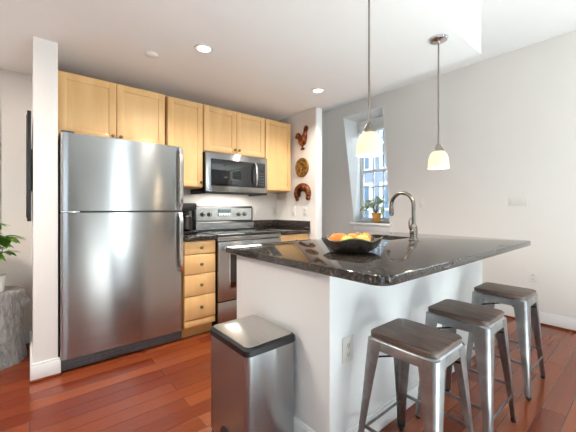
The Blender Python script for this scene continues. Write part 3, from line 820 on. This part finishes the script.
# ------------------------------------------------------------------ copper molds on the alcove side wall
def relief(name, label, build, m_):
    mb = MB(); build(mb); o = part(name, mb, m_, sharp=1.0); centre(o, False); tag(o, label, 'wall mold', 'copper molds on the alcove wall')
    return o
def L(u, v): return (u, v)      # u grows to the viewer's right (towards -y), v up
def pt(u, v, d): return (XS-d, 2.775-u, v)
def rooster(mb):
    def blob(u, v, a, b, ang=0, dep=.022):
        mb.ball(pt(u, v, .004), (dep, a, b), 18, 10, Matrix.Rotation(ang, 4, 'X'))
    def chain(pts, n=12):
        mb.tube([pt(u, v, .008) for u, v, r in pts], [r for u, v, r in pts], n)
    z = 1.875
    blob(-.004, z+.115, .076, .066, .25, .034)                          # body
    chain([(.02, z+.115, .052), (.042, z+.16, .038), (.050, z+.200, .027), (.054, z+.232, .025)])   # neck
    blob(.060, z+.248, .036, .030, 0, .028)                             # head
    for k, (u, v) in enumerate(((.038, z+.268), (.052, z+.276), (.067, z+.274))): blob(u, v, .011, .014, 0, .014)  # comb
    mb.tube([pt(.080, z+.245, .008), pt(.098, z+.237, .006)], [.010, .002], 8)   # beak
    blob(.078, z+.222, .008, .014, 0, .012)                             # wattle
    for k in range(4):                                                  # arching tail feathers
        R_ = .034+.012*k
        chain([(-.045+.0*k-R_*.15*math.sin(a), z+.125+.018*k*0+R_*1.5*math.sin(a)*.9, .015*(1-.5*a/2.4)) if 0 else
               (-.040-R_*(1-math.cos(a))*.62, z+.125+R_*1.2*math.sin(a), .020-.003*a) for a in [2.7*i/9 for i in range(10)]], 8)
    blob(-.010, z+.118, .032, .022, .3, .042)                            # wing
    chain([(.0, z+.07, .02), (.0, z+.04, .010), (.002, z+.018, .008)])
    mb.tube([pt(-.035, z+.012, .006), pt(.0, z+.02, .008), pt(.035, z+.010, .006)], [.006, .011, .006], 8)
    mb.ball(pt(.0, z+.008, .004), (.012, .026, .010))
relief('copper_mold', 'rooster-shaped copper mold, highest of three on the alcove wall', rooster, COPPER)
def plate(mb):
    cy_, cz = 2.788, 1.664
    mb.lathe([(.118, -.001), (.119, -.012), (.112, -.018), (.104, -.014), (.098, -.008), (.085, -.010), (.04, -.012), (.0, -.013)], (XS, cy_, cz), 48, 'x')
    for k in range(28):
        a = 2*PI*k/28; mb.ball((XS-.012, cy_+.092*math.cos(a), cz+.092*math.sin(a)), (.006, .007, .007), 8, 6)
    for k in range(7):
        a = PI/2+(k-3)*.5; mb.ball((XS-.014, cy_+.035*math.cos(a), cz+.012+.042*math.sin(a)), (.007, .010, .020), 10, 6, Matrix.Rotation(a-PI/2, 4, 'X'))
    mb.tube([(XS-.014, cy_, cz-.06), (XS-.016, cy_+.006, cz-.02), (XS-.016, cy_, cz+.03)], [.006, .008, .006], 8)
    mb.tube([(XS-.014, cy_-.035, cz-.058), (XS-.016, cy_, cz-.052), (XS-.014, cy_+.035, cz-.058)], [.004, .007, .004], 8)
relief('brass_mold', 'round embossed brass mold, middle of three on the alcove wall', plate, BRASS)
def fish(mb):
    cy_, cz = 2.770, 1.318; pts, rad = [], []
    for k in range(25):
        f = k/24; a = PI*(1.12-1.24*f); R1, R2 = .105, .095
        pts.append((XS-.012, cy_-R1*math.cos(a), cz+.01+R2*math.sin(a)))
        rad.append(.028+.020*math.sin(PI*min(1, f*1.05))**.7)
    mb.tube(pts, rad, 16)
    for k in range(2, 23):                     # scale ridges
        p = Vector(pts[k]); q = Vector(pts[k+1])
        mb.tube([p, p+(q-p)*.28], [rad[k]+.0035, rad[k]+.0015], 16)
    e = Vector(pts[-1]); mb.ball((e.x, e.y, e.z-.004), (.030, .034, .030))
    mb.ball((e.x-.030, e.y+.004, e.z+.02), .008, 10, 8)
    s = Vector(pts[0])
    for k in range(3):
        mb.tube([s+Vector((0, .0, .01)), s+Vector((0, .014*(k-1)+.004, -.034))], [.020, .010], 8)
    for k in range(4): mb.ball((XS-.015, cy_+.045-.022*k*0-.0*k, cz+.052-.018*k), (.012, .014, .009), 10, 6)
relief('copper_mold', 'arched fish copper mold, lowest of three on the alcove wall', fish, COPPER)

# ------------------------------------------------------------------ television on the partition wall, seen on edge
t = thing('television', 'thin black flat television mounted on the hall side of the partition', 'television', (-.0, 3.1, 1.1))
part('housing', MB().box(-.012, .010, 2.745, 3.445, 1.075, 1.830, .004), BLACK, t)
part('screen', MB().box(-.0155, -.0125, 2.765, 3.425, 1.10, 1.805), BLACKG, t)
part('wall_bracket', MB().box(.0105, .0195, 2.95, 3.25, 1.30, 1.60, .002), GREYP, t)

# ------------------------------------------------------------------ stump pedestal and leafy plant
px, py = -.195, 3.19
def stump():
    mb = MB(); bm = mb.bm; n = 72; rings = []
    zs = [0, .01, .03, .08, .14, .2, .26, .32, .37, .41, .45, .49, .52, .538, .545]
    for z in zs:
        ring = []
        for k in range(n):
            a = 2*PI*k/n
            f = z/.545
            r = .158-.018*math.sin(PI*f)+.012*(1-f)**4+.006*f
            r += .010*math.sin(3*a+1+2*f)+.006*math.sin(7*a+3*f)+.0035*math.sin(17*a+5*f)
            d = math.atan2(math.sin(a+.25), math.cos(a+.25))
            r += .045*math.exp(-(d/.22)**2-((z-.435)/.038)**2) + .022*math.exp(-((d+.9)/.3)**2-((z-.22)/.06)**2)
            if z > .53: r -= (z-.53)*.5
            ring.append(bm.verts.new((px+r*math.cos(a), py+r*math.sin(a), z)))
        rings.append(ring)
    for a, b in zip(rings, rings[1:]):
        for k in range(n): bm.faces.new((a[k], a[(k+1) % n], b[(k+1) % n], b[k]))
    bm.faces.new(rings[0][::-1]); bm.faces.new(rings[-1])
    bmesh.ops.recalc_face_normals(bm, faces=bm.faces[:]); return mb
o = part('stump_table', stump(), STUMP, sharp=1.2); centre(o); tag(o, 'grey tree-stump side table with a knot, at the far left in the hall', 'side table')
qx, qy, qz = -.205, 3.16, .546
t = thing('potted_plant', 'leafy green plant in a white pot on the stump table', 'plant', (qx, qy, qz))
part('pot', MB().lathe([(.058, qz), (.062, qz+.004), (.068, qz+.07), (.073, qz+.12), (.070, qz+.12), (.064, qz+.10), (.0, qz+.098)], (qx, qy, 0), 32), POTW, t)
part('soil', MB().lathe([(.0655, qz+.1005), (.05, qz+.106), (0, qz+.109)], (qx, qy, 0), 24), SOIL, t)
sm, lf = MB(), MB(); random.seed(11)
for k in range(9):
    a = 2*PI*k/9+.3; r1 = .03+.10*random.random(); z1 = qz+.24+.27*random.random()
    tip = Vector((qx+r1*math.cos(a), qy+r1*math.sin(a)*.8, z1))
    b0 = Vector((qx+.012*math.cos(a), qy+.012*math.sin(a), qz+.10))
    mid = (b0+tip)/2+Vector((0, 0, .03)); sm.tube([b0, mid, tip], [.0045, .0035, .0025], 7)
    for j in range(8):
        a2 = 2*PI*j/8+random.random()*.5; el = random.uniform(-.25, .3); Ln = random.uniform(.10, .155)
        d = Vector((math.cos(a2)*math.cos(el), math.sin(a2)*math.cos(el), math.sin(el)))
        lf.leaf(tip+d*.008, tip+d*Ln, Ln*.21, .35)
part('stem', sm, STEM, t)
lo_ = part('leaves', lf, LEAF, t)

# ------------------------------------------------------------------ plant on the window sill
qx, qy, qz = 4.05, 2.75, .951
t = thing('potted_plant', 'pale trailing plant in a small orange clay pot on the window sill', 'plant', (qx, qy, qz))
part('saucer', MB().lathe([(.055, qz), (.072, qz+.006), (.074, qz+.018), (.066, qz+.018), (.05, qz+.010), (0, qz+.010)], (qx, qy, 0), 28), TERRA, t)
part('pot', MB().lathe([(.050, qz+.0105), (.054, qz+.014), (.068, qz+.115), (.074, qz+.117), (.075, qz+.145), (.069, qz+.146), (.064, qz+.125), (0, qz+.123)], (qx, qy, 0), 28), TERRA, t)
part('soil', MB().lathe([(.0655, qz+.127), (.05, qz+.131), (0, qz+.133)], (qx, qy, 0), 24), SOIL, t)
sm, lf = MB(), MB(); random.seed(5)
ends = [(-.03, .25, .18), (-.02, .21, .27), (-.03, .21, .24), (.0, .13, .29), (.02, -.02, .40), (-.02, -.11, .34), (-.03, -.13, .30), (-.08, -.15, .20), (.02, .05, .36), (-.05, .17, .31), (-.04, -.05, .27)]
for dx, dy, dz in ends:
    b0 = Vector((qx, qy, qz+.125)); e_ = Vector((qx+dx, qy+dy, qz+dz)); mid = b0.lerp(e_, .5)+Vector((0, 0, .07))
    pts = [b0, b0.lerp(mid, .55)+Vector((0, 0, .02)), mid, e_]; sm.tube(pts, [.005, .004, .0035, .002], 7)
    for q in range(7):
        f = .45+.55*q/6; p = (mid.lerp(e_, (f-.5)*2) if f > .5 else b0.lerp(mid, f*2))
        d = Vector((random.uniform(-.5, .3), random.uniform(-1, 1), random.uniform(-.5, .6))).normalized()
        lf.leaf(p, p+d*random.uniform(.06, .11), .024, .3)
part('stem', sm, STEM, t); part('leaves', lf, LEAFP, t)

# ------------------------------------------------------------------ outside the dormer window
struct('ground', MB().box(4.9, 30, -10, 30, -3.2, -3.0), GROUND, smooth=False)
t = thing('neighbour_building', 'slate blue building with white-framed windows seen through the dormer window', 'building', (8.3, 7.0, -3))
part('wall', MB().box(8.0, 12, 1, 14, -3, 5.2), SIDING, t, smooth=False)
part('cornice', MB().box(7.8, 12, .9, 14.1, 5.2, 5.45, .02), EXTW, t)
for zk in (-1.6, .35, 2.3):
    for yk in range(9):
        y_ = 1.6+yk*1.35
        f = MB().box(7.93, 8.02, y_-.08, y_, zk, zk+1.6).box(7.93, 8.02, y_+.9, y_+.98, zk, zk+1.6).box(7.93, 8.02, y_, y_+.9, zk+1.52, zk+1.6).box(7.93, 8.02, y_, y_+.9, zk, zk+.08)
        f.box(7.94, 8.0, y_+.42, y_+.48, zk+.08, zk+1.52).box(7.94, 8.0, y_, y_+.9, zk+.77, zk+.83)
        fo = part('window', f, EXTW, t, smooth=False)
        part('pane', MB().box(7.96, 7.995, y_, y_+.9, zk+.08, zk+1.52), EXTG, fo, smooth=False)
